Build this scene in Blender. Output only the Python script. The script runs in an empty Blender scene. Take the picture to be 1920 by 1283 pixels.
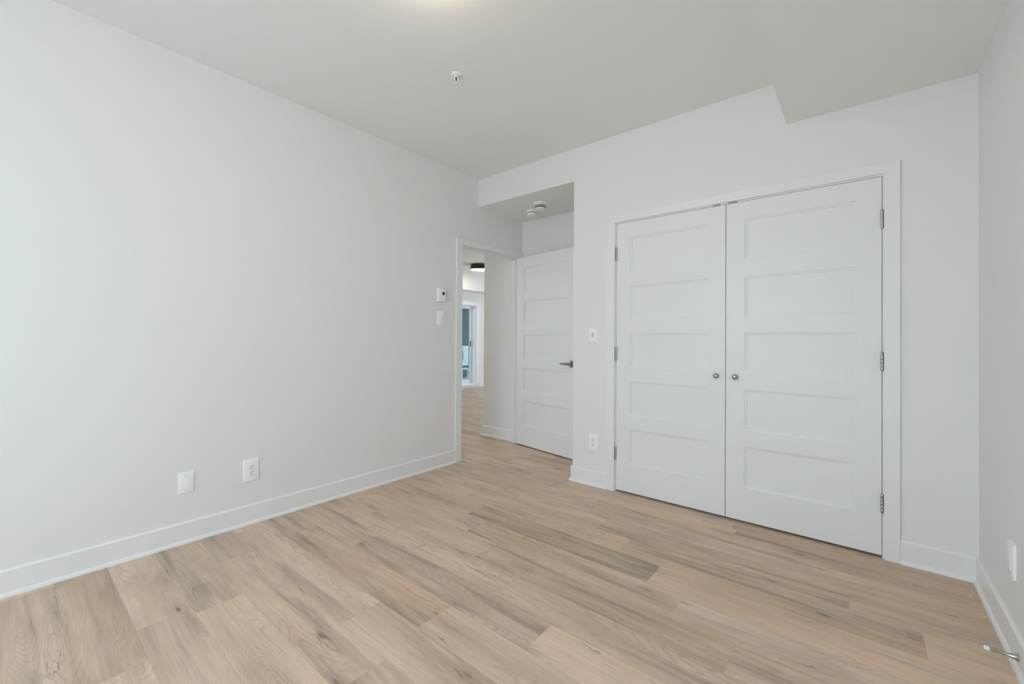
import bpy, bmesh, math, random
from mathutils import Vector, Matrix

C = bpy.context.scene.collection
SC = bpy.context.scene
R = math.radians

# ------------------------------------------------------------------ camera
F_PX, YAW, PITCH, ROLL = 792.2287, -0.6909, 0.0071, 0.0065
CAM = Vector((2.9323, -3.0094, 1.1576))
fw = Vector((math.sin(YAW) * math.cos(PITCH), math.cos(YAW) * math.cos(PITCH), math.sin(PITCH)))
r0 = Vector((math.cos(YAW), -math.sin(YAW), 0))
u0 = r0.cross(fw)
rt = r0 * math.cos(ROLL) + u0 * math.sin(ROLL)
up = -r0 * math.sin(ROLL) + u0 * math.cos(ROLL)
cd = bpy.data.cameras.new('camera')
cd.sensor_fit = 'HORIZONTAL'
cd.sensor_width = 36.0
cd.lens = 36.0 * F_PX / 1920.0
cd.shift_y = -11.164 / 1920.0
cd.clip_start = 0.05
cam = bpy.data.objects.new('camera', cd)
m = Matrix((rt, up, -fw)).transposed().to_4x4()
m.translation = CAM
cam.matrix_world = m
C.objects.link(cam)
SC.camera = cam

# ------------------------------------------------------------------ light, sky, exposure
SC.view_settings.view_transform = 'Standard'
SC.view_settings.look = 'None'
SC.view_settings.gamma = 1.0
SC.view_settings.use_curve_mapping = False
SC.view_settings.exposure = 0.0
try:
    SC.cycles.use_denoising = True
    SC.cycles.max_bounces = 16
    SC.cycles.diffuse_bounces = 12
    SC.cycles.transparent_max_bounces = 16
    SC.cycles.sample_clamp_indirect = 6.0
    SC.cycles.caustics_reflective = False
    SC.cycles.caustics_refractive = False
except Exception:
    pass

SKY_STRENGTH = 8.6
w = bpy.data.worlds.new('overcast_sky')
SC.world = w
w.use_nodes = True
nt = w.node_tree
nt.nodes.clear()
wo = nt.nodes.new('ShaderNodeOutputWorld')
bg = nt.nodes.new('ShaderNodeBackground')
tc = nt.nodes.new('ShaderNodeTexCoord')
sx = nt.nodes.new('ShaderNodeSeparateXYZ')
rp = nt.nodes.new('ShaderNodeValToRGB')
mr = nt.nodes.new('ShaderNodeMapRange')
mr.inputs['From Min'].default_value = -1.0
nt.links.new(tc.outputs['Generated'], sx.inputs[0])
nt.links.new(sx.outputs['Z'], mr.inputs['Value'])
nt.links.new(mr.outputs[0], rp.inputs[0])
rp.color_ramp.elements[0].position = 0.44
rp.color_ramp.elements[0].color = (0.56, 0.67, 0.75, 1)
rp.color_ramp.elements[1].position = 0.56
rp.color_ramp.elements[1].color = (0.65, 0.835, 1.0, 1)
nt.links.new(rp.outputs[0], bg.inputs['Color'])
bg.inputs['Strength'].default_value = SKY_STRENGTH
nt.links.new(bg.outputs[0], wo.inputs['Surface'])


def portal(name, loc, rot, sx_, sy_):
    l = bpy.data.lights.new(name, 'AREA')
    l.shape = 'RECTANGLE'
    l.size, l.size_y = sx_, sy_
    l.cycles.is_portal = True
    o = bpy.data.objects.new(name, l)
    o.location = loc
    o.rotation_euler = rot
    C.objects.link(o)


WIN = dict(x0=1.00, x1=2.55, z0=0.42, z1=2.37)          # bedroom window, in the wall behind the camera
portal('window_portal', ((WIN['x0'] + WIN['x1']) / 2, -4.75, (WIN['z0'] + WIN['z1']) / 2), (R(90), 0, 0),
       WIN['x1'] - WIN['x0'], WIN['z1'] - WIN['z0'])
PAT = dict(y0=2.30, y1=4.27, z0=0.075, z1=1.96)         # patio door, far wall of the living room
portal('patio_portal', (-4.36, (PAT['y0'] + PAT['y1']) / 2, (PAT['z0'] + PAT['z1']) / 2), (0, R(-90), 0),
       PAT['z1'] - PAT['z0'], PAT['y1'] - PAT['y0'])
LIV = dict(x0=-2.05, x1=-0.70, z0=0.25, z1=2.40)          # unseen opening added in the end wall to daylight the living room
portal('added_living_portal', ((LIV['x0'] + LIV['x1']) / 2, 6.06, (LIV['z0'] + LIV['z1']) / 2), (R(-90), 0, 0),
       LIV['x1'] - LIV['x0'], LIV['z1'] - LIV['z0'])


LIV2 = dict(y0=-1.5, y1=-0.40, z0=0.80, z1=2.25)         # small unseen opening added in the far wall to brighten the hallway
portal('added_hall_portal', (-4.36, (LIV2['y0'] + LIV2['y1']) / 2, (LIV2['z0'] + LIV2['z1']) / 2), (0, R(-90), 0),
       LIV2['z1'] - LIV2['z0'], LIV2['y1'] - LIV2['y0'])


# ------------------------------------------------------------------ materials
def mat(name, color, rough=0.5, metal=0.0, spec=0.5, bump=0.0, bscale=200.0, var=0.0, coat=0.0):
    m_ = bpy.data.materials.new(name)
    m_.use_nodes = True
    n = m_.node_tree
    b = n.nodes['Principled BSDF']
    b.inputs['Roughness'].default_value = rough
    b.inputs['Metallic'].default_value = metal
    b.inputs['Specular IOR Level'].default_value = spec
    b.inputs['Base Color'].default_value = (*color, 1)
    b.inputs['Coat Weight'].default_value = coat
    t = n.nodes.new('ShaderNodeTexCoord')
    if var:
        nz = n.nodes.new('ShaderNodeTexNoise')
        nz.inputs['Scale'].default_value = 3.0
        nz.inputs['Detail'].default_value = 3.0
        n.links.new(t.outputs['Object'], nz.inputs['Vector'])
        mp = n.nodes.new('ShaderNodeMapRange')
        mp.inputs['To Min'].default_value = 1 - var
        mp.inputs['To Max'].default_value = 1 + var
        n.links.new(nz.outputs['Fac'], mp.inputs['Value'])
        vm = n.nodes.new('ShaderNodeVectorMath')
        vm.operation = 'SCALE'
        vm.inputs[0].default_value = color
        n.links.new(mp.outputs[0], vm.inputs['Scale'])
        n.links.new(vm.outputs[0], b.inputs['Base Color'])
    if bump:
        nz = n.nodes.new('ShaderNodeTexNoise')
        nz.inputs['Scale'].default_value = bscale
        n.links.new(t.outputs['Object'], nz.inputs['Vector'])
        bp = n.nodes.new('ShaderNodeBump')
        bp.inputs['Strength'].default_value = bump
        bp.inputs['Distance'].default_value = 0.001
        n.links.new(nz.outputs['Fac'], bp.inputs['Height'])
        n.links.new(bp.outputs[0], b.inputs['Normal'])
    return m_


M = {}
M['wall'] = mat('wall_paint', (0.81, 0.81, 0.80), 0.6, bump=0.05, bscale=180, var=0.006, spec=0.3)
M['ceiling'] = mat('ceiling_paint', (0.845, 0.84, 0.825), 0.9, bump=0.05, bscale=150, spec=0.1)
M['trim'] = mat('trim_enamel', (0.83, 0.835, 0.83), 0.35, var=0.004)
M['door'] = mat('door_enamel', (0.81, 0.82, 0.815), 0.42, var=0.004)
M['plate'] = mat('white_plastic', (0.90, 0.91, 0.92), 0.3, var=0.003)
M['plate2'] = mat('white_plastic_insert', (0.88, 0.89, 0.90), 0.25, var=0.003)
M['detector'] = mat('detector_plastic', (0.86, 0.86, 0.84), 0.4, var=0.004)
M['slot'] = mat('dark_slot', (0.03, 0.03, 0.032), 0.6, var=0.02)
M['screen'] = mat('lcd_screen', (0.02, 0.024, 0.03), 0.15, var=0.02)
M['greybtn'] = mat('grey_rocker', (0.52, 0.57, 0.62), 0.3, var=0.01)
M['nickel'] = mat('satin_nickel', (0.46, 0.435, 0.41), 0.24, metal=1.0, var=0.02)
M['darknickel'] = mat('dark_nickel', (0.30, 0.28, 0.26), 0.3, metal=1.0, var=0.02)
M['steel'] = mat('hinge_steel', (0.50, 0.49, 0.47), 0.35, metal=1.0, var=0.03)
M['rubber'] = mat('white_rubber', (0.85, 0.86, 0.87), 0.6, var=0.01)
M['bulb'] = mat('sprinkler_glass', (0.07, 0.02, 0.015), 0.15, var=0.02)
M['black'] = mat('black_metal', (0.012, 0.012, 0.013), 0.45, var=0.02)
M['vinyl'] = mat('white_vinyl', (0.86, 0.88, 0.90), 0.35, var=0.004)
M['gasket'] = mat('grey_gasket', (0.16, 0.17, 0.18), 0.6, var=0.02)
M['acwhite'] = mat('condenser_white', (0.78, 0.79, 0.77), 0.45, var=0.01)
M['acgrille'] = mat('condenser_grille', (0.36, 0.37, 0.37), 0.5, var=0.02)
M['concrete'] = mat('balcony_concrete', (0.36, 0.36, 0.35), 0.85, bump=0.3, bscale=60, var=0.08)
M['siding'] = mat('blue_grey_siding', (0.060, 0.088, 0.100), 0.7, var=0.06, spec=0.1)
M['chip'] = mat('paint_chip', (0.9, 0.9, 0.88), 0.6, var=0.01)


def emit(name, color, s):
    m_ = bpy.data.materials.new(name)
    m_.use_nodes = True
    n = m_.node_tree
    b = n.nodes['Principled BSDF']
    b.inputs['Base Color'].default_value = (0.9, 0.88, 0.84, 1)
    b.inputs['Roughness'].default_value = 0.4
    b.inputs['Emission Color'].default_value = (*color, 1)
    b.inputs['Emission Strength'].default_value = s
    return m_


M['hall_glow'] = emit('hall_lamp_diffuser', (1.0, 0.86, 0.66), 16.0)
M['room_glow'] = emit('bedroom_lamp_diffuser', (1.0, 0.84, 0.66), 15.0)


def glass_mat():
    m_ = bpy.data.materials.new('window_glass')
    m_.use_nodes = True
    n = m_.node_tree
    n.nodes.clear()
    o = n.nodes.new('ShaderNodeOutputMaterial')
    mx = n.nodes.new('ShaderNodeMixShader')
    tr = n.nodes.new('ShaderNodeBsdfTransparent')
    tr.inputs[0].default_value = (0.72, 0.80, 0.82, 1)
    gl = n.nodes.new('ShaderNodeBsdfGlossy')
    gl.inputs['Roughness'].default_value = 0.02
    mx.inputs[0].default_value = 0.07
    n.links.new(tr.outputs[0], mx.inputs[1])
    n.links.new(gl.outputs[0], mx.inputs[2])
    n.links.new(mx.outputs[0], o.inputs['Surface'])
    return m_


M['glass'] = glass_mat()


def floor_mat():
    m_ = bpy.data.materials.new('oak_vinyl_plank')
    m_.use_nodes = True
    n = m_.node_tree
    L = n.links.new
    b = n.nodes['Principled BSDF']

    def math_(op, a, bb=None, clamp=False):
        q = n.nodes.new('ShaderNodeMath')
        q.operation = op
        q.use_clamp = clamp
        for i, v in enumerate((a, bb)):
            if v is None:
                continue
            if isinstance(v, (int, float)):
                q.inputs[i].default_value = v
            else:
                L(v, q.inputs[i])
        return q.outputs[0]

    def comb(x, y, z=0.0):
        q = n.nodes.new('ShaderNodeCombineXYZ')
        for i, v in enumerate((x, y, z)):
            if isinstance(v, (int, float)):
                q.inputs[i].default_value = v
            else:
                L(v, q.inputs[i])
        return q.outputs[0]

    def noise(vec, detail=2.0, rough=0.5, dist=0.0):
        q = n.nodes.new('ShaderNodeTexNoise')
        q.inputs['Scale'].default_value = 1.0
        q.inputs['Detail'].default_value = detail
        q.inputs['Roughness'].default_value = rough
        q.inputs['Distortion'].default_value = dist
        L(vec, q.inputs['Vector'])
        return q.outputs['Fac']

    def ramp(v, a, bb, lo=0.0, hi=1.0, smooth=True):
        q = n.nodes.new('ShaderNodeMapRange')
        q.interpolation_type = 'SMOOTHSTEP' if smooth else 'LINEAR'
        q.inputs['From Min'].default_value = a
        q.inputs['From Max'].default_value = bb
        q.inputs['To Min'].default_value = lo
        q.inputs['To Max'].default_value = hi
        L(v, q.inputs['Value'])
        return q.outputs[0]

    def mix(fac, a, bb, mode='MIX'):
        q = n.nodes.new('ShaderNodeMix')
        q.data_type = 'RGBA'
        q.blend_type = mode
        L(fac, q.inputs['Factor'])
        for k, v in ((6, a), (7, bb)):
            if isinstance(v, tuple):
                q.inputs[k].default_value = (*v, 1)
            else:
                L(v, q.inputs[k])
        return q.outputs[2]

    uvn = n.nodes.new('ShaderNodeUVMap')
    uvn.uv_map = 'plank_uv'
    s = n.nodes.new('ShaderNodeSeparateXYZ')
    L(uvn.outputs[0], s.inputs[0])
    u, v = s.outputs[0], s.outputs[1]
    at = n.nodes.new('ShaderNodeAttribute')
    at.attribute_name = 'plank'
    sc_ = n.nodes.new('ShaderNodeSeparateColor')
    L(at.outputs['Color'], sc_.inputs[0])
    tone, seed, hue = sc_.outputs[0], sc_.outputs[1], sc_.outputs[2]
    us = math_('ADD', u, math_('MULTIPLY', seed, 61.0))
    vs = math_('ADD', v, math_('MULTIPLY', seed, 23.0))
    # broad tonal drift along the board
    drift = noise(comb(math_('MULTIPLY', us, 1.3), math_('MULTIPLY', vs, 9.0), math_('MULTIPLY', seed, 7.0)), 3.0, 0.55, 0.3)
    # fine fibre
    fib = noise(comb(math_('MULTIPLY', us, 7.0), math_('MULTIPLY', vs, 190.0), 1.7), 3.0, 0.6)
    fib2 = noise(comb(math_('MULTIPLY', us, 2.4), math_('MULTIPLY', vs, 60.0), 5.2), 3.0, 0.6)
    # cathedral figure
    ring0 = noise(comb(math_('MULTIPLY', us, 0.8), math_('MULTIPLY', vs, 5.2), 3.3), 1.5, 0.35, 0.15)
    ring = math_('ADD', math_('MULTIPLY', ring0, 300.0), math_('MULTIPLY', fib2, 3.0))
    rw = math_('SINE', ring)
    rmask = ramp(noise(comb(math_('MULTIPLY', us, 0.9), math_('MULTIPLY', vs, 5.0), 9.1), 2.0), 0.40, 0.60)
    lines = math_('MULTIPLY', ramp(rw, 0.35, 1.0), rmask)
    # dark cracks / mineral streaks: a thin iso-line of stretched noise, only where a mask allows
    cr = noise(comb(math_('MULTIPLY', us, 1.9), math_('MULTIPLY', vs, 17.0), 12.4), 3.0, 0.55, 0.6)
    crl = math_('SUBTRACT', 1.0, ramp(math_('ABSOLUTE', math_('SUBTRACT', cr, 0.5)), 0.0, 0.022))
    cmask = ramp(noise(comb(math_('MULTIPLY', us, 2.6), math_('MULTIPLY', vs, 9.0), 21.0), 1.0), 0.60, 0.70)
    crack = math_('MULTIPLY', crl, cmask)
    # knots
    vo = n.nodes.new('ShaderNodeTexVoronoi')
    vo.inputs['Scale'].default_value = 1.0
    L(comb(math_('MULTIPLY', us, 3.0), math_('MULTIPLY', vs, 10.0), 0.0), vo.inputs['Vector'])
    sv = n.nodes.new('ShaderNodeSeparateColor')
    L(vo.outputs['Color'], sv.inputs[0])
    kn = math_('MULTIPLY', math_('SUBTRACT', 1.0, ramp(vo.outputs['Distance'], 0.0, 0.13)), ramp(sv.outputs[0], 0.62, 0.70))
    halo = math_('MULTIPLY', math_('SUBTRACT', 1.0, ramp(vo.outputs['Distance'], 0.02, 0.55)), ramp(sv.outputs[0], 0.62, 0.70))

    c_light = (0.710, 0.520, 0.368)
    c_mid = (0.580, 0.408, 0.278)
    c_grey = (0.315, 0.242, 0.186)
    c_dark = (0.120, 0.085, 0.062)
    dm = ramp(math_('ADD', drift, math_('MULTIPLY', math_('SUBTRACT', tone, 0.5), 0.26)), 0.30, 0.72)
    col = mix(dm, c_light, c_mid)
    gm = ramp(math_('ADD', noise(comb(math_('MULTIPLY', us, 0.9), math_('MULTIPLY', vs, 11.0), 31.0), 4.0, 0.6, 0.4),
                    math_('MULTIPLY', math_('SUBTRACT', tone, 0.5), 0.26)), 0.50, 0.74, 0.0, 0.85)
    col = mix(gm, col, c_grey)
    cloud = noise(comb(math_('MULTIPLY', us, 2.6), math_('MULTIPLY', vs, 7.0), 44.0), 4.0, 0.6, 0.8)
    col = mix(ramp(cloud, 0.52, 0.78, 0.0, 0.55), col, (0.60, 0.49, 0.40))
    col = mix(ramp(cloud, 0.46, 0.24, 0.0, 0.40), col, c_grey)
    col = mix(math_('MULTIPLY', halo, 0.40), col, c_grey)
    col = mix(math_('MULTIPLY', lines, 0.30), col, c_grey)
    col = mix(math_('MULTIPLY', crack, 0.60), col, c_dark)
    col = mix(math_('MULTIPLY', kn, 0.75), col, c_dark)
    f = math_('MULTIPLY', ramp(fib, 0.25, 0.75, 0.90, 1.09, False), ramp(fib2, 0.25, 0.75, 0.91, 1.08, False))
    f = math_('MULTIPLY', f, ramp(tone, 0.0, 1.0, 1.07, 0.90, False))
    vm = n.nodes.new('ShaderNodeVectorMath')
    vm.operation = 'SCALE'
    L(col, vm.inputs[0])
    L(f, vm.inputs['Scale'])
    # reddish / greyish board to board
    hs = n.nodes.new('ShaderNodeHueSaturation')
    L(vm.outputs[0], hs.inputs['Color'])
    L(ramp(hue, 0.0, 1.0, 0.4975, 0.5005, False), hs.inputs['Hue'])
    L(ramp(hue, 0.0, 1.0, 0.84, 1.0, False), hs.inputs['Saturation'])
    # joints
    ed = math_('MINIMUM', v, math_('SUBTRACT', 0.181, v))
    eu = math_('MINIMUM', u, math_('SUBTRACT', 1.215, u))
    e = math_('MINIMUM', ed, eu)
    jm = math_('MULTIPLY', math_('SUBTRACT', 1.0, ramp(e, 0.0003, 0.0012)), 0.22)
    out = mix(jm, hs.outputs[0], c_dark)
    L(out, b.inputs['Base Color'])
    rr = ramp(fib2, 0.2, 0.8, 0.38, 0.50, False)
    L(rr, b.inputs['Roughness'])
    b.inputs['Specular IOR Level'].default_value = 0.40
    bp = n.nodes.new('ShaderNodeBump')
    bp.inputs['Strength'].default_value = 0.25
    bp.inputs['Distance'].default_value = 0.0006
    hh = math_('SUBTRACT', math_('ADD', fib, math_('MULTIPLY', lines, -0.4)), math_('MULTIPLY', jm, 3.0))
    L(hh, bp.inputs['Height'])
    L(bp.outputs[0], b.inputs['Normal'])
    return m_


M['floor'] = floor_mat()


# ------------------------------------------------------------------ mesh helpers
def obj(name, bm, material, parent=None, smooth=False, loc=None):
    me = bpy.data.meshes.new(name)
    bmesh.ops.recalc_face_normals(bm, faces=bm.faces)
    bm.to_mesh(me)
    bm.free()
    for mm in (material if isinstance(material, (list, tuple)) else [material]):
        me.materials.append(mm)
    if smooth:
        for p in me.polygons:
            p.use_smooth = True
        try:
            me.set_sharp_from_angle(angle=R(35))
        except Exception:
            pass
    o = bpy.data.objects.new(name, me)
    C.objects.link(o)
    if parent:
        o.parent = parent
    if loc:
        o.location = loc
    return o


def tag(o, label=None, cat=None, kind=None, group=None):
    if label:
        o['label'] = label
    if cat:
        o['category'] = cat
    if kind:
        o['kind'] = kind
    if group:
        o['group'] = group
    return o


def empty(name, loc, rotz=0.0):
    o = bpy.data.objects.new(name, None)
    o.empty_display_size = 0.1
    o.location = loc
    o.rotation_euler = (0, 0, rotz)
    C.objects.link(o)
    return o


def box(bm, x0, x1, y0, y1, z0, z1, bevel=0.0, seg=1, mi=0):
    vs = [bm.verts.new((x, y, z)) for x in (x0, x1) for y in (y0, y1) for z in (z0, z1)]
    fs = []
    for q in ((0, 1, 3, 2), (4, 6, 7, 5), (0, 4, 5, 1), (2, 3, 7, 6), (0, 2, 6, 4), (1, 5, 7, 3)):
        f = bm.faces.new([vs[i] for i in q])
        f.material_index = mi
        fs.append(f)
    if bevel:
        es = list({e for f in fs for e in f.edges})
        bmesh.ops.recalc_face_normals(bm, faces=fs)
        bmesh.ops.bevel(bm, geom=es, offset=bevel, segments=seg, affect='EDGES', profile=0.5)


def boxes(*bs, bevel=0.0, seg=1):
    bm = bmesh.new()
    for b_ in bs:
        box(bm, *b_, bevel=bevel, seg=seg)
    return bm


def lathe(bm, prof, axis='Z', origin=(0, 0, 0), seg=32, sign=1):
    """prof: [(r, h)], turned about an axis through origin; h runs along sign*axis."""
    rings = []
    for r_, h in prof:
        ring = []
        if r_ < 1e-6:
            pts = [(0.0, 0.0)]
        else:
            pts = [(r_ * math.cos(2 * math.pi * k / seg), r_ * math.sin(2 * math.pi * k / seg)) for k in range(seg)]
        for a, b_ in pts:
            if axis == 'Z':
                p = (a, b_, sign * h)
            elif axis == 'Y':
                p = (a, sign * h, b_)
            else:
                p = (sign * h, a, b_)
            ring.append(bm.verts.new(Vector(p) + Vector(origin)))
        rings.append(ring)
    for i in range(len(rings) - 1):
        A, B = rings[i], rings[i + 1]
        if len(A) == 1 and len(B) == 1:
            continue
        for k in range(seg):
            k2 = (k + 1) % seg
            if len(A) == 1:
                bm.faces.new((A[0], B[k], B[k2]))
            elif len(B) == 1:
                bm.faces.new((A[k], A[k2], B[0]))
            else:
                bm.faces.new((A[k], A[k2], B[k2], B[k]))
    for ring in (rings[0], rings[-1]):
        if len(ring) > 1:
            try:
                bm.faces.new(ring)
            except ValueError:
                pass


def prism_profile(bm, prof, a, b_, axis, mapf):
    """extrude a closed 2-D profile from a to b along axis; mapf(p, q, t) -> xyz"""
    va = [bm.verts.new(mapf(p, q, a)) for p, q in prof]
    vb = [bm.verts.new(mapf(p, q, b_)) for p, q in prof]
    k = len(prof)
    for i in range(k):
        j = (i + 1) % k
        bm.faces.new((va[i], va[j], vb[j], vb[i]))
    bm.faces.new(va)
    bm.faces.new(list(reversed(vb)))


# ------------------------------------------------------------------ room dimensions
W = 3.3697            # right wall
H = 2.735             # ceiling
YB = -4.70            # wall behind the camera
XN, YN, ZS = 1.1001, 0.7064, 2.4658     # entry recess: right edge, depth, soffit height
XB, ZB = 2.584, 2.4641                  # bulkhead under the ceiling, right side
JL, JR = -0.219, 0.647                  # entry door jamb faces (y)
XE = -0.58                              # end of the hallway wall
XF = -4.20                              # living room far wall
TL = 0.088                              # thickness of the left wall


def struct(name, bm, material, label, cat, **k):
    return tag(obj(name, bm, material, **k), label, cat, 'structure')


# ---- floor: one mesh, every board its own face with its own tone
PW, PL, PY0 = 0.181, 1.215, -1.5745
JOINT = {-1: 0.750, 0: 1.650, 1: 2.563, 2: 2.315, 3: 2.140, 4: 3.120, 5: 2.891, 7: 2.346, -4: 1.612, -3: 1.308,
         -6: 0.735, -7: 0.970, 8: 1.10, 6: 1.52, -5: 2.0, -2: 0.35}
rnd = random.Random(11)
TONE = {(-1, 1): 0.66, (-1, 2): 0.12, (3, 1): 0.84, (3, 2): 0.30, (2, 1): 0.55, (1, 2): 0.75, (1, 1): 0.40, (0, 1): 0.35,
        (0, 2): 0.55, (7, 2): 0.72, (7, 1): 0.35, (5, 2): 0.66, (5, 1): 0.52, (4, 1): 0.5, (4, 2): 0.62, (2, 2): 0.34,
        (-6, 1): 0.55, (-6, 0): 0.30, (-7, 0): 0.72, (-7, 1): 0.45, (-4, 1): 0.5, (-3, 1): 0.42, (-5, 1): 0.25,
        (6, 1): 0.45, (6, 2): 0.6, (-2, 1): 0.6, (-2, 2): 0.42, (8, 1): 0.40, (8, 2): 0.6}
bm = bmesh.new()
uvl = bm.loops.layers.uv.new('plank_uv')
cl = bm.loops.layers.float_color.new('plank')
FX0, FX1, FY0, FY1 = -4.45, 3.50, -4.90, 6.10
k0 = math.floor((FY0 - PY0) / PW)
k1 = math.ceil((FY1 - PY0) / PW)
for k in range(k0, k1):
    ya, yb = PY0 + k * PW, PY0 + (k + 1) * PW
    jx = JOINT.get(k, rnd.uniform(0, PL))
    i0 = math.floor((FX0 - jx) / PL)
    i1 = math.ceil((FX1 - jx) / PL)
    for i in range(i0, i1):
        xa, xb_ = jx + i * PL, jx + (i + 1) * PL
        tone = rnd.uniform(0.25, 0.70)
        # number the board 0, 1, 2 by how many joints of its row lie to its left inside the room
        idx = round((xa - (jx % PL)) / PL) + 1
        tone = TONE.get((k, idx), tone)
        seed, hue = rnd.random(), rnd.random()
        cx0, cx1 = max(xa, FX0), min(xb_, FX1)
        cy0, cy1 = max(ya, FY0), min(yb, FY1)
        if cx1 <= cx0 or cy1 <= cy0:
            continue
        f = bm.faces.new([bm.verts.new((x, y, 0)) for x, y in ((cx0, cy0), (cx1, cy0), (cx1, cy1), (cx0, cy1))])
        for lp in f.loops:
            lp[uvl].uv = (lp.vert.co.x - xa, lp.vert.co.y - ya)
            lp[cl] = (tone, seed, hue, 1)
bmesh.ops.remove_doubles(bm, verts=bm.verts, dist=1e-6)
fl = struct('floor', bm, M['floor'], 'light oak look vinyl plank floor running through the bedroom and hallway', 'floor')
if fl.data.polygons[0].normal.z < 0:
    fl.data.flip_normals()

# ---- ceilings
struct('ceiling', boxes((-4.45, 3.50, -4.90, 6.10, H, H + 0.12)), M['ceiling'], 'flat off-white painted ceiling over the room', 'ceiling')
struct('ceiling_bulkhead', boxes((XB, W, YB, 0, ZB, H - 0.0005)), M['ceiling'],
       'boxed bulkhead dropped below the ceiling along the right wall', 'bulkhead')
struct('ceiling_recess', boxes((0.0, XN, 0.004, YN, ZS, H - 0.0005)), M['ceiling'],
       'lowered soffit over the entry door recess', 'soffit')
struct('ceiling_living_bulkhead', boxes((XF, XF + 0.31, 1.0, 6.0, 2.257, H - 0.0005)), M['wall'],
       'small bulkhead above the patio door in the far room', 'bulkhead')

# ---- walls
struct('wall_left', boxes((-TL, 0, -4.90, JL - 0.018, 0, H), (-TL, 0, JR + 0.018, YN, 0, H), (-TL, 0, JL - 0.018, JR + 0.018, 2.064, H)),
       M['wall'], 'long plain white painted wall on the left with the entry doorway', 'wall')
XL0, XR0 = 1.4625, 3.0383
struct('wall_far', boxes((XN, XL0, 0, 0.11, 0, H), (XR0, W, 0, 0.11, 0, H), (XL0, XR0, 0, 0.11, 2.066, H), (0, XN, 0, 0.004, ZS, H),
                         (XN, XN + 0.1, 0.11, YN, 0, H)),
       M['wall'], 'white painted wall around the double closet doors', 'wall')
struct('wall_hallway', boxes((XE, 3.50, YN, YN + 0.11, 0, H), (XE, XE + 0.11, YN + 0.11, 6.0, 0, H)), M['wall'],
       'white wall behind the entry recess running on into the hallway', 'wall')
struct('wall_right', boxes((W, W + 0.13, -4.90, YN, 0, H)), M['wall'], 'plain grey-lit white wall at the right edge', 'wall')
struct('wall_rear', boxes((0, WIN['x0'], YB - 0.2, YB, 0, H), (WIN['x1'], W, YB - 0.2, YB, 0, H),
                          (WIN['x0'], WIN['x1'], YB - 0.2, YB, 0, WIN['z0']), (WIN['x0'], WIN['x1'], YB - 0.2, YB, WIN['z1'], H)),
       M['wall'], 'wall behind the viewpoint with the bedroom window', 'wall')
struct('wall_living_far', boxes((XF - 0.2, XF, -4.90, LIV2['y0'], 0, H), (XF - 0.2, XF, LIV2['y1'], PAT['y0'], 0, H), (XF - 0.2, XF, LIV2['y0'], LIV2['y1'], 0, LIV2['z0']),
                                (XF - 0.2, XF, LIV2['y0'], LIV2['y1'], LIV2['z1'], H), (XF - 0.2, XF, PAT['y1'], 6.1, 0, H),
                                (XF - 0.2, XF, PAT['y0'], PAT['y1'], 0, PAT['z0']), (XF - 0.2, XF, PAT['y0'], PAT['y1'], PAT['z1'], H)),
       M['wall'], 'pale far wall of the next room around the patio door', 'wall')
struct('wall_living_end', boxes((XF, LIV['x0'], 6.0, 6.1, 0, H), (LIV['x1'], XE, 6.0, 6.1, 0, H), (LIV['x0'], LIV['x1'], 6.0, 6.1, 0, LIV['z0']),
                                (LIV['x0'], LIV['x1'], 6.0, 6.1, LIV['z1'], H)), M['wall'], 'end wall of the next room beyond the hallway', 'wall')
struct('wall_living_near', boxes((XF, -TL, -4.90, -4.80, 0, H)), M['wall'], 'near wall of the next room', 'wall')

# ---- bedroom window frame (behind the camera)
wf = struct('window_1', boxes((WIN['x0'], WIN['x0'] + 0.05, YB - 0.14, YB - 0.07, WIN['z0'], WIN['z1']),
                              (WIN['x1'] - 0.05, WIN['x1'], YB - 0.14, YB - 0.07, WIN['z0'], WIN['z1']),
                              ((WIN['x0'] + WIN['x1']) / 2 - 0.03, (WIN['x0'] + WIN['x1']) / 2 + 0.03, YB - 0.14, YB - 0.07, WIN['z0'] + 0.05, WIN['z1'] - 0.05),
                              (WIN['x0'] + 0.05, WIN['x1'] - 0.05, YB - 0.14, YB - 0.07, WIN['z0'], WIN['z0'] + 0.05),
                              (WIN['x0'] + 0.05, WIN['x1'] - 0.05, YB - 0.14, YB - 0.07, WIN['z1'] - 0.05, WIN['z1'])),
            M['vinyl'], 'white two-pane bedroom window behind the viewpoint', 'window')

# ---- baseboards with shoe moulding
BB = [(0, 0), (0.012, 0), (0.012, 0.112), (0.006, 0.1195), (0, 0.1195)]
SH = [(0.012, 0)] + [(0.012 + 0.011 * math.cos(a), 0.019 * math.sin(a)) for a in [R(x) for x in (0, 25, 50, 70, 90)]]
# shoe profile as tall quarter round


def baseboard(name, runs, label):
    """runs: list of (axis, wall coordinate, direction the board faces, start, end[, outer]); outer: the start turns an outer corner"""
    for prof, part, dep in ((BB, 0, 0.012), (SH, 1, 0.023)):
        bm = bmesh.new()
        for axis, wc, sgn, a, b_, *oc in runs:
            if oc:
                a = a - dep
            if axis == 'y':     # runs along y, faces sgn*x
                prism_profile(bm, prof, a, b_, axis, lambda p, q, t, wc=wc, sgn=sgn: (wc + sgn * p, t, q))
            else:
                prism_profile(bm, prof, a, b_, axis, lambda p, q, t, wc=wc, sgn=sgn: (t, wc + sgn * p, q))
        if part == 0:
            root = struct(name, bm, M['trim'], label, 'baseboard')
        else:
            obj('shoe_moulding', bm, M['trim'], root)
    return root


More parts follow.
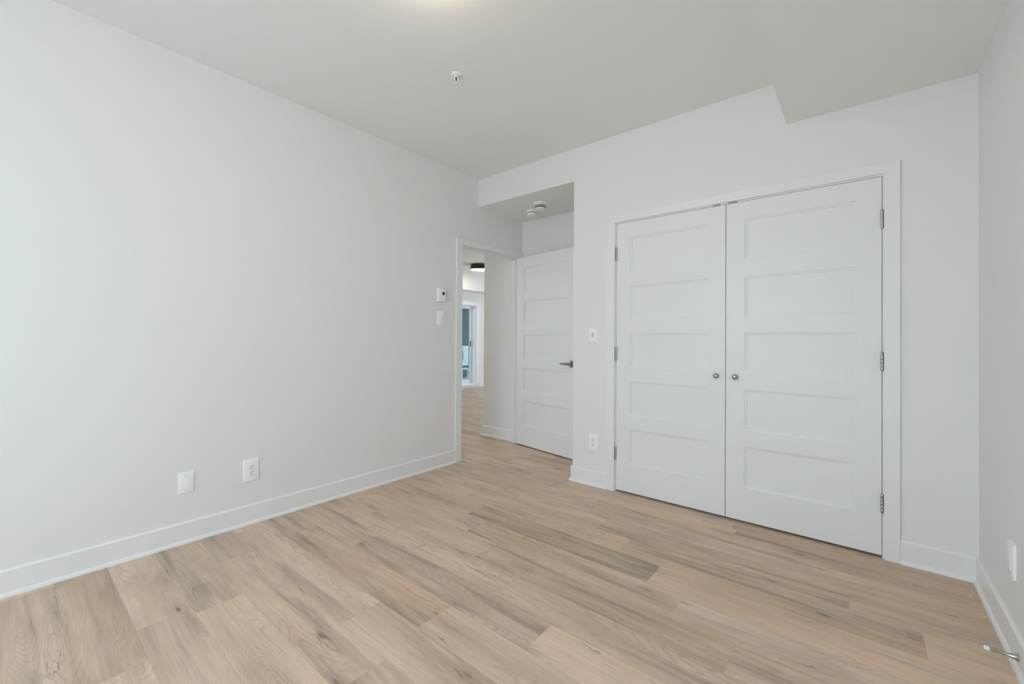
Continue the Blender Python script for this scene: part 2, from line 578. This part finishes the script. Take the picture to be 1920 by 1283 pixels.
baseboard('baseboard_left', [('y', 0, 1, YB, -0.2955)], 'white baseboard with shoe moulding along the long left wall')
baseboard('baseboard_right', [('y', W, -1, YB, 0)], 'white baseboard with shoe moulding along the right wall')
baseboard('baseboard_far_left', [('x', 0, -1, XN, 1.4110, 1), ('y', XN, -1, 0.0, YN - 0.012)],
          'short white baseboard between the recess corner and closet casing')
baseboard('baseboard_far_right', [('x', 0, -1, 3.0900, W - 0.012)], 'white baseboard between closet casing and right wall')
baseboard('baseboard_recess', [('x', YN, -1, 0.03, XN - 0.02)], 'white baseboard behind the open entry door')
baseboard('baseboard_hallway', [('x', YN, -1, XE, -0.104, 1), ('y', XE, -1, YN, 6.0)], 'white baseboard of the hallway wall seen through the doorway')
baseboard('baseboard_living', [('y', XF, 1, 4.34, 6.0)], 'white baseboard under the far wall beside the patio door')

# ---- closet trim: casing, jamb, roller catch plates
CL, CR = 1.4757, 3.0253     # casing inner edges
tr1 = struct('trim_1', boxes((CL - 0.0645, CL, -0.018, 0, 0, 2.0555), (CR, CR + 0.0645, -0.018, 0, 0, 2.0555),
                             (CL - 0.0645, CR + 0.0645, -0.018, 0, 2.0555, 2.112), bevel=0.0012),
             M['trim'], 'flat white casing around the double closet doors', 'door casing')
obj('jamb', boxes((XL0, 1.4817, 0, 0.11, 0, 2.066), (3.0191, XR0, 0, 0.11, 0, 2.066), (1.4817, 3.0191, 0, 0.11, 2.0478, 2.066),
                  (1.4817, 1.4935, 0.040, 0.11, 0, 2.0478), (3.0073, 3.0191, 0.040, 0.11, 0, 2.0478), (1.4935, 3.0073, 0.040, 0.11, 2.037, 2.0478)),
    M['trim'], tr1)
for xa, xb_ in ((2.172, 2.217), (2.264, 2.317)):
    c_ = obj('catch_plate', boxes((xa, xb_, -0.0025, 0.030, 2.0456, 2.0477), (xa, xb_, -0.0025, -0.0003, 2.0460, 2.0545), bevel=0.0004), M['darknickel'], tr1)
    tag(c_, 'dark metal catch plate')

# ---- entry door trim
tr2 = struct('trim_2', boxes((0, 0.018, JL - 0.005 - 0.072, JL - 0.005, 0, 2.0525), (0, 0.018, JR + 0.005, YN - 0.0005, 0, 2.0525),
                             (0, 0.018, JL - 0.077, YN - 0.0005, 2.0525, 2.109), bevel=0.0012),
             M['trim'], 'flat white casing around the bedroom entry doorway', 'door casing')
obj('jamb', boxes((-TL, 0, JL - 0.018, JL, 0, 2.064), (-TL, 0, JR, JR + 0.018, 0, 2.064), (-TL, 0, JL, JR, 2.0485, 2.064)), M['trim'], tr2)
obj('door_stop_strip', boxes((-0.072, -0.040, JL, JL + 0.012, 0, 2.0485), (-0.072, -0.040, JR - 0.012, JR, 0, 2.0485), (-0.072, -0.040, JL + 0.012, JR - 0.012, 2.036, 2.0485)), M['trim'], tr2)
obj('hallway_casing', boxes((-TL - 0.012, -TL, JL - 0.07, JL - 0.005, 0, 2.0525), (-TL - 0.012, -TL, JR + 0.002, YN - 0.0005, 0, 2.0525),
                            (-TL - 0.012, -TL, JL - 0.07, YN - 0.0005, 2.0525, 2.11)), M['trim'], tr2)


# ---- doors
ZP = [(0.224, 0.4875), (0.585, 0.8455), (0.947, 1.2085), (1.3105, 1.5685), (1.673, 1.934)]
RINGS = [(0.0012, 0.0048), (0.0112, 0.0058), (0.0126, 0.0118)]


def leaf(w_, z0, z1, t, stile):
    """five panel slab: x 0..w, front at y=0 facing -y, back at y=t, both sides panelled"""
    bm = bmesh.new()
    xs = [0, stile, w_ - stile, w_]
    zs = [z0] + [q for p in ZP for q in p] + [z1]
    for side in (0, 1):
        def P(x, z, d):
            return (x, d if side == 0 else t - d, z)
        for i in range(3):
            for j in range(len(zs) - 1):
                x0, x1, a, b_ = xs[i], xs[i + 1], zs[j], zs[j + 1]
                if i == 1 and j % 2 == 1:
                    prev = [bm.verts.new(P(x, z, 0)) for x, z in ((x0, a), (x1, a), (x1, b_), (x0, b_))]
                    for ins, d in RINGS:
                        cur = [bm.verts.new(P(x, z, d)) for x, z in ((x0 + ins, a + ins), (x1 - ins, a + ins), (x1 - ins, b_ - ins), (x0 + ins, b_ - ins))]
                        for k in range(4):
                            bm.faces.new((prev[k], prev[(k + 1) % 4], cur[(k + 1) % 4], cur[k]))
                        prev = cur
                    bm.faces.new(prev)
                else:
                    bm.faces.new([bm.verts.new(P(x, z, 0)) for x, z in ((x0, a), (x1, a), (x1, b_), (x0, b_))])
    for q in (((0, 0, z0), (0, t, z0), (0, t, z1), (0, 0, z1)), ((w_, 0, z0), (w_, t, z0), (w_, t, z1), (w_, 0, z1)),
              ((0, 0, z0), (w_, 0, z0), (w_, t, z0), (0, t, z0)), ((0, 0, z1), (w_, 0, z1), (w_, t, z1), (0, t, z1))):
        bm.faces.new([bm.verts.new(p) for p in q])
    bmesh.ops.remove_doubles(bm, verts=bm.verts, dist=1e-5)
    return bm


def hinge_bm(x, y, z, plate_dir):
    bm = bmesh.new()
    n_ = 5
    hgt = 0.098
    seg = hgt / n_
    prof = [(0.0, 0.0), (0.0042, 0.0)]
    for k in range(n_):
        a, b_ = 0.002 + k * seg, 0.002 + (k + 1) * seg
        prof += [(0.0061, a + 0.0006), (0.0066, a + 0.0015), (0.0066, b_ - 0.0015), (0.0061, b_ - 0.0006)]
    prof += [(0.0042, hgt + 0.003), (0.003, hgt + 0.0045), (0.0, hgt + 0.0045)]
    lathe(bm, prof, 'Z', (x, y, z), 16)
    # thin leaf plate lying in the gap between door and jamb
    box(bm, x - 0.0009, x + 0.0009, y, 0.028, z + 0.003, z + 0.1)
    return bm


def knob_bm():
    bm = bmesh.new()
    lathe(bm, [(0, 0), (0.0165, 0), (0.0170, 0.0012), (0.0150, 0.0034), (0.0080, 0.0050), (0.0058, 0.0075), (0.0058, 0.0110), (0.0085, 0.0140),
               (0.0140, 0.0165), (0.0165, 0.0200), (0.0162, 0.0245), (0.0135, 0.0285), (0.0080, 0.0312), (0.0, 0.0322)], 'Y', (0, 0, 0), 32, -1)
    return bm


# closet doors (origin at the hinge edge on the floor line)
dl = tag(obj('door_2', leaf(0.7640, 0.014, 2.0450, 0.035, 0.107), M['door'], loc=(1.4845, 0.0, 0)),
         'left closet door, white five panel leaf with a round knob', 'door', 'structure', 'double closet doors')
dr = tag(obj('door_3', leaf(0.7640, 0.014, 2.0450, 0.035, 0.107), M['door'], loc=(2.2525, 0.0, 0)),
         'right closet door, white five panel leaf nearest the right wall', 'door', 'structure', 'double closet doors')
for d, hx, kx in ((dl, -0.0015, 0.7115), (dr, 0.7655, 0.0560)):
    for hz in (0.241, 1.000, 1.764):
        tag(obj('hinge', hinge_bm(hx, -0.0052, hz, 1), M['steel'], d, smooth=True), 'grey metal hinge barrel')
    tag(obj('door_knob', knob_bm(), M['nickel'], d, smooth=True, loc=(kx, 0, 0.9245)), 'round satin nickel knob')

# entry door, swung into the recess
PIN = (0.0065, 0.6490, 0)
ed_ = empty('door_1', PIN, R(-9.7))
tag(ed_, 'white five panel entry door standing open in the recess', 'door', 'structure')
lf = obj('door_leaf', leaf(0.862, 0.014, 2.0450, 0.035, 0.110), M['door'], ed_, loc=(0.003, -0.035, 0))
for hz in (0.241, 1.000, 1.764):
    tag(obj('hinge', hinge_bm(0.0, 0.0045, hz, 1), M['steel'], ed_, smooth=True), 'grey metal hinge barrel')


def lever_set(side):
    """side -1: hallway face (seen); +1: other face"""
    root = None
    bm = bmesh.new()
    lathe(bm, [(0, 0), (0.0330, 0), (0.0335, 0.003), (0.0320, 0.0075), (0.0270, 0.0100), (0.0130, 0.0110), (0.0115, 0.0150), (0.0115, 0.0420),
               (0.0100, 0.0440), (0, 0.0440)], 'Y', (0, 0, 0), 36, side)
    y0 = -0.035 if side < 0 else 0.0
    root = tag(obj('lever_handle', bm, M['darknickel'], ed_, smooth=True, loc=(0.803, y0, 0.922)), 'dark nickel lever handle with round rose')
    bm = bmesh.new()
    # tapering lever, swept towards the hinges
    secs = [(0.012, 0.0115, 0.0095), (0.0, 0.0120, 0.0100), (-0.025, 0.0105, 0.0080), (-0.060, 0.0085, 0.0065), (-0.095, 0.0075, 0.0058), (-0.112, 0.0068, 0.0052), (-0.116, 0.0045, 0.0035)]
    rings = []
    for xx, hz, hy in secs:
        cy = side * (0.043 + (0.006 if xx < -0.03 else 0.0))
        rings.append([bm.verts.new((xx, cy + hy * math.cos(2 * math.pi * k / 12), hz * math.sin(2 * math.pi * k / 12))) for k in range(12)])
    for a, b_ in zip(rings, rings[1:]):
        for k in range(12):
            bm.faces.new((a[k], a[(k + 1) % 12], b_[(k + 1) % 12], b_[k]))
    bm.faces.new(rings[0])
    bm.faces.new(rings[-1])
    obj('lever', bm, M['darknickel'], root, smooth=True)


lever_set(-1)
lever_set(1)
obj('latch_plate', boxes((0.8648, 0.8660, -0.029, -0.006, 0.893, 0.951)), M['steel'], ed_)


# ------------------------------------------------------------------ wall plates
# local frame: plate lies in xz, wall at y=0, faces -y; roots are placed and turned onto their wall
def plate_bm(w_, h_, t=0.006, bev=0.003):
    bm = bmesh.new()
    x, z = w_ / 2, h_ / 2
    rad, nseg = 0.004, 4
    pts = []
    for cx, cz, a0 in ((x - rad, z - rad, 0), (-x + rad, z - rad, 90), (-x + rad, -z + rad, 180), (x - rad, -z + rad, 270)):
        for k in range(nseg + 1):
            a = R(a0 + 90 * k / nseg)
            pts.append((cx + rad * math.cos(a), cz + rad * math.sin(a)))
    lv = [(1.0, 0.0, 0.0), (1.0, 0.0, t - bev), (0, bev * 0.35, t - bev * 0.3), (0, bev, t)]
    rings = []
    for _, ins, d in lv:
        sxx, szz = (x - ins) / x, (z - ins) / z
        rings.append([bm.verts.new((px * sxx, -d, pz * szz)) for px, pz in pts])
    for a, b_ in zip(rings, rings[1:]):
        for k in range(len(pts)):
            bm.faces.new((a[k], a[(k + 1) % len(pts)], b_[(k + 1) % len(pts)], b_[k]))
    bm.faces.new(rings[0])
    bm.faces.new(rings[-1])
    return bm


def screw_bm(z, t):
    bm = bmesh.new()
    lathe(bm, [(0, t - 0.001), (0.0034, t - 0.001), (0.0034, t + 0.0004), (0.0024, t + 0.0009), (0, t + 0.0009)], 'Y', (0, 0, z), 16, -1)
    box(bm, -0.0026, 0.0026, -t - 0.00115, -t - 0.0008, z - 0.0003, z + 0.0003)
    return bm


def outlet(loc, rotz, w_, h_, label, group=None):
    t = 0.0065
    o = obj('wall_outlet', plate_bm(w_, h_, t), M['plate'], smooth=True, loc=loc)
    o.rotation_euler = (0, 0, rotz)
    tag(o, label, 'outlet', None, group)
    bm = bmesh.new()
    box(bm, -0.0165, 0.0165, -t - 0.0018, -t + 0.0006, -0.0335, 0.0335, bevel=0.0012, seg=2)
    rc = obj('receptacle', bm, M['plate2'], o)
    bm = bmesh.new()
    for cz in (0.0172, -0.0172):
        box(bm, -0.0075, -0.0055, -t - 0.0021, -t - 0.0017, cz + 0.001, cz + 0.0095)
        box(bm, 0.0055, 0.0073, -t - 0.0021, -t - 0.0017, cz + 0.0018, cz + 0.0088)
        lathe(bm, [(0, t + 0.0017), (0.0027, t + 0.0017), (0.0027, t + 0.0021), (0, t + 0.0021)], 'Y', (0, 0, cz - 0.0062), 14, -1)
    tag(obj('socket_slots', bm, M['slot'], rc), 'dark socket slots')
    for z in (0.0405, -0.0405):
        obj('screw', screw_bm(z, t), M['plate2'], o, smooth=True)
    return o


RL, RF, RR = R(90), 0.0, R(-90)     # left wall faces +x, far wall faces -y, right wall faces -x
# local -y must point into the room: left wall: -y -> +x means rotate +90 deg
outlet((0, -2.0075, 0.3315), RL, 0.087, 0.134, 'white duplex outlet low on the long left wall, right of the blank plate', 'duplex outlets')
outlet((1.291, 0, 0.3415), RF, 0.083, 0.132, 'white duplex outlet low beside the closet, under the dimmer switch', 'duplex outlets')

bl = obj('blank_plate', plate_bm(0.071, 0.115, 0.006), M['plate'], smooth=True, loc=(0, -2.3365, 0.337))
bl.rotation_euler = (0, 0, RL)
tag(bl, 'blank white cover plate low on the left wall, nearest the left edge', 'cover plate')
for z in (0.0415, -0.0415):
    obj('screw', screw_bm(z, 0.006), M['greybtn'], bl, smooth=True)

# light switch under the thermostat
sw = obj('light_switch', plate_bm(0.080, 0.127, 0.0075), M['plate'], smooth=True, loc=(0, -0.481, 1.3425))
sw.rotation_euler = (0, 0, RL)
tag(sw, 'white light switch under the thermostat beside the entry doorway', 'light switch')
bm = bmesh.new()
box(bm, -0.0165, 0.0165, -0.0085, -0.007, -0.0335, 0.0335, bevel=0.0008)
ins = obj('switch_frame', bm, M['plate2'], sw)
bm = bmesh.new()
vs = [bm.verts.new(p) for p in ((-0.0145, -0.0084, 0.031), (0.0145, -0.0084, 0.031), (0.0145, -0.0084, -0.031), (-0.0145, -0.0084, -0.031),
                                (-0.0145, -0.0088, 0.031), (0.0145, -0.0088, 0.031), (0.0145, -0.0130, -0.030), (-0.0145, -0.0130, -0.030))]
for q in ((4, 5, 6, 7), (0, 1, 5, 4), (2, 3, 7, 6), (1, 2, 6, 5), (0, 3, 7, 4), (0, 1, 2, 3)):
    bm.faces.new([vs[i] for i in q])
obj('rocker', bm, M['plate'], ins)

# thermostat
th = empty('thermostat', (0, -0.486, 1.548), RL)
tag(th, 'white thermostat with small dark display above the light switch', 'thermostat')
bm = bmesh.new()
box(bm, -0.043, 0.043, -0.029, -0.004, -0.060, 0.060, bevel=0.004, seg=3)
obj('housing', bm, M['plate'], th, smooth=True)
bm = bmesh.new()
box(bm, -0.040, 0.040, -0.006, 0.0, -0.056, 0.056, bevel=0.001)
obj('wall_base', bm, M['plate2'], th)
bm = bmesh.new()
box(bm, 0.0030, 0.0285, -0.0296, -0.0285, 0.003, 0.031, bevel=0.0005)
tag(obj('display', bm, M['screen'], th), 'small dark display window')
bm = bmesh.new()
for zc in (-0.020, -0.038):
    box(bm, 0.006, 0.026, -0.0302, -0.0285, zc - 0.005, zc + 0.005, bevel=0.0008)
obj('button', bm, M['plate2'], th)

# dimmer on the closet wall
dm_ = obj('dimmer_switch', plate_bm(0.076, 0.113, 0.0065), M['plate2'], smooth=True, loc=(1.284, 0, 1.193))
tag(dm_, 'white dimmer switch with grey rocker on the wall left of the closet', 'light switch')
bm = bmesh.new()
box(bm, -0.0225, 0.0225, -0.0088, -0.006, -0.045, 0.045, bevel=0.001)
fr_ = obj('switch_frame', bm, M['plate'], dm_)
bm = bmesh.new()
box(bm, -0.010, 0.010, -0.0108, -0.0085, -0.019, 0.019, bevel=0.0008)
tag(obj('rocker', bm, M['greybtn'], fr_), 'blue-grey rocker button')

# plate on the right wall
rpz = obj('wall_plate', plate_bm(0.074, 0.128, 0.0095, 0.002), M['plate'], smooth=True, loc=(W, -0.5985, 0.346))
rpz.rotation_euler = (0, 0, RR)
tag(rpz, 'white plate with raised insert low on the right wall above the door stop', 'cover plate')
bm = bmesh.new()
box(bm, -0.0165, 0.0165, -0.0125, -0.009, -0.0335, 0.0335, bevel=0.001)
obj('insert', bm, M['plate2'], rpz)

# ------------------------------------------------------------------ ceiling devices
sp = empty('sprinkler_head', (1.068, -1.293, H))
tag(sp, 'white pendent fire sprinkler head in the middle of the ceiling', 'sprinkler')
bm = bmesh.new()
lathe(bm, [(0, 0), (0.0300, 0), (0.0305, 0.0015), (0.0270, 0.0060), (0.0200, 0.0085), (0.0165, 0.0085), (0.0160, 0.0030), (0, 0.0030)], 'Z', (0, 0, 0), 36, -1)
obj('escutcheon', bm, M['detector'], sp, smooth=True)
bm = bmesh.new()
lathe(bm, [(0, 0.002), (0.0110, 0.002), (0.0110, 0.014), (0.0070, 0.016), (0, 0.016)], 'Z', (0, 0, 0), 24, -1)
for s_ in (-1, 1):
    for a, b_ in (((0.0095, 0.012), (0.0112, 0.028)), ((0.0112, 0.028), (0.0030, 0.047))):
        va = []
        for (rx, hz) in (a, b_):
            va.append([bm.verts.new((s_ * rx + dx, dy, -hz)) for dx, dy in ((-0.0018, -0.003), (0.0018, -0.003), (0.0018, 0.003), (-0.0018, 0.003))])
        for k in range(4):
            bm.faces.new((va[0][k], va[0][(k + 1) % 4], va[1][(k + 1) % 4], va[1][k]))
        bm.faces.new(va[0])
        bm.faces.new(va[1])
lathe(bm, [(0, 0.044), (0.0045, 0.044), (0.0045, 0.050), (0, 0.050)], 'Z', (0, 0, 0), 16, -1)
fb = obj('frame', bm, M['detector'], sp, smooth=True)
fb.rotation_euler = (0, 0, R(47))
bm = bmesh.new()
lathe(bm, [(0, 0.015), (0.0022, 0.016), (0.0036, 0.022), (0.0036, 0.034), (0.0020, 0.042), (0, 0.0435)], 'Z', (0, 0, 0), 16, -1)
tag(obj('glass_bulb', bm, M['bulb'], sp, smooth=True), 'dark red glass bulb')
bm = bmesh.new()
lathe(bm, [(0, 0.0495), (0.0135, 0.0495), (0.0140, 0.0503), (0.0135, 0.0512), (0, 0.0512)], 'Z', (0, 0, 0), 28, -1)
obj('deflector', bm, M['detector'], sp, smooth=True)

sd = empty('smoke_detector', (0.547, 0.292, ZS))
tag(sd, 'larger round smoke alarm with dark vent slots on the recess soffit', 'smoke detector', None, 'detectors on the recess soffit')
bm = bmesh.new()
lathe(bm, [(0, 0), (0.072, 0), (0.073, 0.003), (0.073, 0.010), (0.068, 0.019), (0.060, 0.023), (0, 0.023)], 'Z', (0, 0, 0), 48, -1)
obj('base', bm, M['detector'], sd, smooth=True)
bm = bmesh.new()
lathe(bm, [(0.052, 0.022), (0.052, 0.045), (0.030, 0.045), (0.030, 0.022)], 'Z', (0, 0, 0), 40, -1)
tag(obj('vent_slots', bm, M['slot'], sd, smooth=True), 'dark ring of vent slots')
bm = bmesh.new()
lathe(bm, [(0.0, 0.030), (0.0585, 0.030), (0.0590, 0.032), (0.0575, 0.0350), (0.0, 0.0350)], 'Z', (0, 0, 0), 48, -1)
obj('ring', bm, M['detector'], sd, smooth=True)
bm = bmesh.new()
lathe(bm, [(0.0, 0.042), (0.0500, 0.042), (0.0510, 0.044), (0.0480, 0.053), (0.0400, 0.058), (0.0, 0.059)], 'Z', (0, 0, 0), 48, -1)
obj('cap', bm, M['detector'], sd, smooth=True)

co = empty('heat_detector', (0.345, 0.424, ZS))
tag(co, 'smaller round white detector with stepped cap on the recess soffit', 'smoke detector', None, 'detectors on the recess soffit')
bm = bmesh.new()
lathe(bm, [(0, 0), (0.060, 0), (0.061, 0.003), (0.061, 0.014), (0.056, 0.022), (0.050, 0.024), (0, 0.024)], 'Z', (0, 0, 0), 48, -1)
obj('base', bm, M['detector'], co, smooth=True)
bm = bmesh.new()
lathe(bm, [(0.044, 0.023), (0.044, 0.030), (0.020, 0.030), (0.020, 0.023)], 'Z', (0, 0, 0), 40, -1)
tag(obj('vent_slot', bm, M['slot'], co, smooth=True), 'thin dark vent gap')
bm = bmesh.new()
lathe(bm, [(0, 0.0285), (0.047, 0.0285), (0.049, 0.032), (0.048, 0.047), (0.043, 0.053), (0.034, 0.054), (0.031, 0.050), (0, 0.049)], 'Z', (0, 0, 0), 48, -1)
obj('cap', bm, M['detector'], co, smooth=True)

# bedroom lamp (its glow reaches into the top of the picture)
bl_ = empty('ceiling_lamp', (1.60, -1.95, H))
tag(bl_, 'round opal ceiling lamp just above the top edge of the picture', 'lamp')
bm = bmesh.new()
lathe(bm, [(0, 0), (0.155, 0), (0.155, 0.018), (0, 0.018)], 'Z', (0, 0, 0), 48, -1)
obj('base', bm, M['trim'], bl_, smooth=True)
bm = bmesh.new()
lathe(bm, [(0.148, 0.018), (0.160, 0.030), (0.158, 0.060), (0.130, 0.085), (0.070, 0.098), (0, 0.101)], 'Z', (0, 0, 0), 48, -1)
obj('diffuser', bm, M['room_glow'], bl_, smooth=True)

# lamps of the next room: one seen through the doorway, one nearer in the hallway
def drum_lamp(loc, label, glow):
    hl = empty('flush_ceiling_lamp', loc)
    tag(hl, label, 'lamp', None, 'black drum lamps of the next room')
    bm = bmesh.new()
    lathe(bm, [(0, 0), (0.12, 0), (0.12, 0.022), (0, 0.022)], 'Z', (0, 0, 0), 40, -1)
    obj('mount', bm, M['detector'], hl, smooth=True)
    bm = bmesh.new()
    lathe(bm, [(0, 0.020), (0.200, 0.020), (0.202, 0.023), (0.202, 0.112), (0.196, 0.112), (0.196, 0.060), (0, 0.060)], 'Z', (0, 0, 0), 56, -1)
    obj('drum', bm, M['black'], hl, smooth=True)
    bm = bmesh.new()
    lathe(bm, [(0, 0.085), (0.1955, 0.085), (0.1955, 0.106), (0.190, 0.109), (0, 0.110)], 'Z', (0, 0, 0), 56, -1)
    tag(obj('diffuser', bm, glow, hl, smooth=True), 'warm glowing diffuser')


drum_lamp((-3.32, 3.47, H), 'black drum ceiling lamp glowing in the next room through the doorway', M['hall_glow'])
drum_lamp((-1.45, -0.55, H), 'black drum ceiling lamp over the hallway, out of sight behind the left wall', M['hall_glow'])

# ------------------------------------------------------------------ door stop on the right baseboard
ds = empty('door_stop', (W - 0.012, -0.722, 0.049))
tag(ds, 'silver rigid door stop with white rubber tip on the right baseboard', 'door stop')
bm = bmesh.new()
lathe(bm, [(0, 0), (0.0125, 0), (0.0128, 0.002), (0.0105, 0.006), (0.0078, 0.016), (0.0054, 0.026), (0.0042, 0.036), (0.0042, 0.072), (0, 0.072)], 'X', (0, 0, 0), 24, -1)
obj('rod', bm, M['nickel'], ds, smooth=True)
bm = bmesh.new()
lathe(bm, [(0, 0.068), (0.0070, 0.068), (0.0076, 0.0695), (0.0076, 0.0810), (0.0068, 0.0825), (0, 0.0825)], 'X', (0, 0, 0), 24, -1)
tag(obj('rubber_tip', bm, M['rubber'], ds, smooth=True), 'white rubber tip')


# ------------------------------------------------------------------ chips of paint left on the floor
def chip(x, y, s_, rot, label):
    bm = bmesh.new()
    k = 7
    rr_ = random.Random(int(x * 1000))
    pts = [(s_ * rr_.uniform(0.6, 1.0) * math.cos(2 * math.pi * i / k), 0.6 * s_ * rr_.uniform(0.6, 1.0) * math.sin(2 * math.pi * i / k)) for i in range(k)]
    a = [bm.verts.new((px, py, 0.0)) for px, py in pts]
    b_ = [bm.verts.new((px * 0.8, py * 0.8, s_ * 0.35)) for px, py in pts]
    for i in range(k):
        bm.faces.new((a[i], a[(i + 1) % k], b_[(i + 1) % k], b_[i]))
    bm.faces.new(a)
    bm.faces.new(b_)
    o = obj('paint_chip', bm, M['chip'], loc=(x, y, 0.0))
    o.rotation_euler = (0, 0, rot)
    tag(o, label, 'debris', None, 'paint chips on the floor')


chip(3.317, -0.183, 0.0055, 0.4, 'white paint chip on the floor near the right wall corner')
chip(0.192, -0.461, 0.0045, 1.2, 'tiny white paint chip on the floor by the entry door casing')
chip(0.032, -2.528, 0.0050, 0.1, 'tiny white paint chip against the left baseboard below the blank plate')
chip(0.138, -1.629, 0.0035, 2.0, 'tiny white paint chip on the floor right of the left wall outlet')

# ------------------------------------------------------------------ patio door of the next room, and what stands outside
y0, y1, z0, z1 = PAT['y0'], PAT['y1'], PAT['z0'], PAT['z1']
XP = XF - 0.13
tr3 = struct('trim_3', boxes((XF, XF + 0.016, y1, y1 + 0.066, z0, z1 + 0.066), (XF, XF + 0.016, y0 - 0.066, y0, z0, z1 + 0.066), (XF, XF + 0.016, y0, y1, z1, z1 + 0.066),
                             (XF, XF + 0.03, y0 - 0.066, y1 + 0.066, z0 - 0.02, z0)), M['vinyl'], 'white casing around the patio door in the far room', 'door casing')
obj('jamb_liner', boxes((XP, XF, y1 - 0.012, y1, z0, z1), (XP, XF, y0, y0 + 0.012, z0, z1), (XP, XF, y0 + 0.012, y1 - 0.012, z1 - 0.012, z1), (XP, XF, y0 + 0.012, y1 - 0.012, z0, z0 + 0.012)), M['vinyl'], tr3)
pd_ = struct('door_4', boxes((XP - 0.06, XP, y1 - 0.040, y1, z0, z1), (XP - 0.06, XP, y0, y0 + 0.040, z0, z1), (XP - 0.06, XP, y0 + 0.04, y1 - 0.04, z1 - 0.04, z1),
                             (XP - 0.06, XP, y0 + 0.04, y1 - 0.04, z0, z0 + 0.05)), M['vinyl'], 'white framed sliding patio door seen through the hallway', 'door')
ym = (y0 + y1) / 2
for k, (a, b_, dx) in enumerate(((ym - 0.03, y1 - 0.044, -0.005), (y0 + 0.044, ym + 0.03, -0.034))):
    xs0, xs1 = XP + dx - 0.025, XP + dx
    sh = obj('sash', boxes((xs0, xs1, a, a + 0.06, z0 + 0.052, z1 - 0.042), (xs0, xs1, b_ - 0.06, b_, z0 + 0.052, z1 - 0.042),
                           (xs0, xs1, a + 0.06, b_ - 0.06, z1 - 0.080, z1 - 0.042), (xs0, xs1, a + 0.06, b_ - 0.06, z0 + 0.052, z0 + 0.115)), M['vinyl'], pd_)
    obj('pane', boxes((xs0 + 0.010, xs0 + 0.014, a + 0.058, b_ - 0.058, z0 + 0.112, z1 - 0.078)), M['glass'], sh)
    obj('gasket', boxes((xs0 + 0.016, xs0 + 0.020, b_ - 0.072, b_ - 0.0595, z0 + 0.114, z1 - 0.079)), M['gasket'], sh)
obj('lock', boxes((XP - 0.004, XP + 0.012, y1 - 0.080, y1 - 0.060, 0.98, 1.10)), M['gasket'], pd_)

struct('balcony_floor', boxes((-6.4, XF - 0.2, 1.0, 7.5, -0.12, 0.0)), M['concrete'], 'grey concrete balcony floor outside the patio door', 'balcony')
struct('balcony_sky_blocker', boxes((-6.29, XF - 0.2, 1.0, 7.5, 2.6, 2.75)), M['siding'], 'unseen slab added over the balcony to block the sky, outside the patio door', 'balcony')  # added slab out of view, keeps sky light off siding and condenser
# lapped siding of the house across
bm = bmesh.new()
zz = -0.1
while zz < 3.2:
    prism_profile(bm, [(0.0, zz), (0.020, zz), (0.006, zz + 0.138), (0.0, zz + 0.138)], 1.0, 9.0, 'y', lambda p, q, t: (-6.30 + p, t, q))
    zz += 0.138
box(bm, -6.40, -6.30, 1.0, 9.0, -0.1, 3.2)
struct('wall_outside', bm, M['siding'], 'dark blue-grey lap siding outside the patio door', 'wall')

ac = empty('air_conditioner', (-5.55, 4.96, 0.41))
tag(ac, 'white outdoor air conditioner condenser behind the patio door glass', 'air conditioner')
bm = bmesh.new()
box(bm, -0.28, 0.0, -0.42, 0.42, 0.0, 0.55, bevel=0.012, seg=2)
obj('cabinet', bm, M['acwhite'], ac)
bm = bmesh.new()
yc, zc = -0.02, 0.27
lathe(bm, [(0.195, 0.0), (0.215, 0.004), (0.215, 0.014), (0.195, 0.016)], 'X', (0.0, yc, zc), 48)
for rr_ in (0.03, 0.06, 0.09, 0.12, 0.15, 0.18):
    lathe(bm, [(rr_ - 0.002, 0.006), (rr_ + 0.002, 0.006), (rr_ + 0.002, 0.010), (rr_ - 0.002, 0.010)], 'X', (0.0, yc, zc), 40)
for k in range(8):
    a = 2 * math.pi * k / 8
    b2 = bmesh.new()
    box(b2, 0.005, 0.008, 0.02, 0.20, -0.0025, 0.0025)
    bmesh.ops.transform(b2, matrix=Matrix.Translation((0, yc, zc)) @ Matrix.Rotation(a, 4, 'X'), verts=b2.verts)
    me_ = bpy.data.meshes.new('t')
    b2.to_mesh(me_)
    b2.free()
    bm.from_mesh(me_)
    bpy.data.meshes.remove(me_)
tag(obj('fan_grille', bm, M['acgrille'], ac, smooth=True), 'round grey fan grille')
bm = bmesh.new()
lathe(bm, [(0, 0.0005), (0.194, 0.0005), (0.194, 0.002), (0, 0.002)], 'X', (0.0, yc, zc), 40)
obj('fan_opening', bm, M['gasket'], ac)
bm = bmesh.new()
box(bm, 0.0, 0.004, 0.28, 0.40, 0.425, 0.440)
tag(obj('name_strip', bm, M['acgrille'], ac), 'thin grey strip')

st = empty('condenser_stand', (-5.55, 4.96, 0.0))
tag(st, 'white frame stand under the outdoor air conditioner', 'stand')
obj('rail', boxes((-0.03, 0.0, -0.40, 0.40, 0.30, 0.345), (-0.28, -0.25, -0.40, 0.40, 0.30, 0.345), (-0.25, -0.03, -0.40, -0.36, 0.30, 0.345), (-0.25, -0.03, 0.36, 0.40, 0.30, 0.345)), M['acwhite'], st)
for ax in (-0.03, -0.28):
    for ay in (-0.40, 0.36):
        obj('leg', boxes((ax, ax + 0.03, ay, ay + 0.04, 0.0, 0.30)), M['acwhite'], st)
        obj('rubber_foot', boxes((ax - 0.003, ax + 0.033, ay - 0.003, ay + 0.043, 0.345, 0.41)), M['slot'], st)
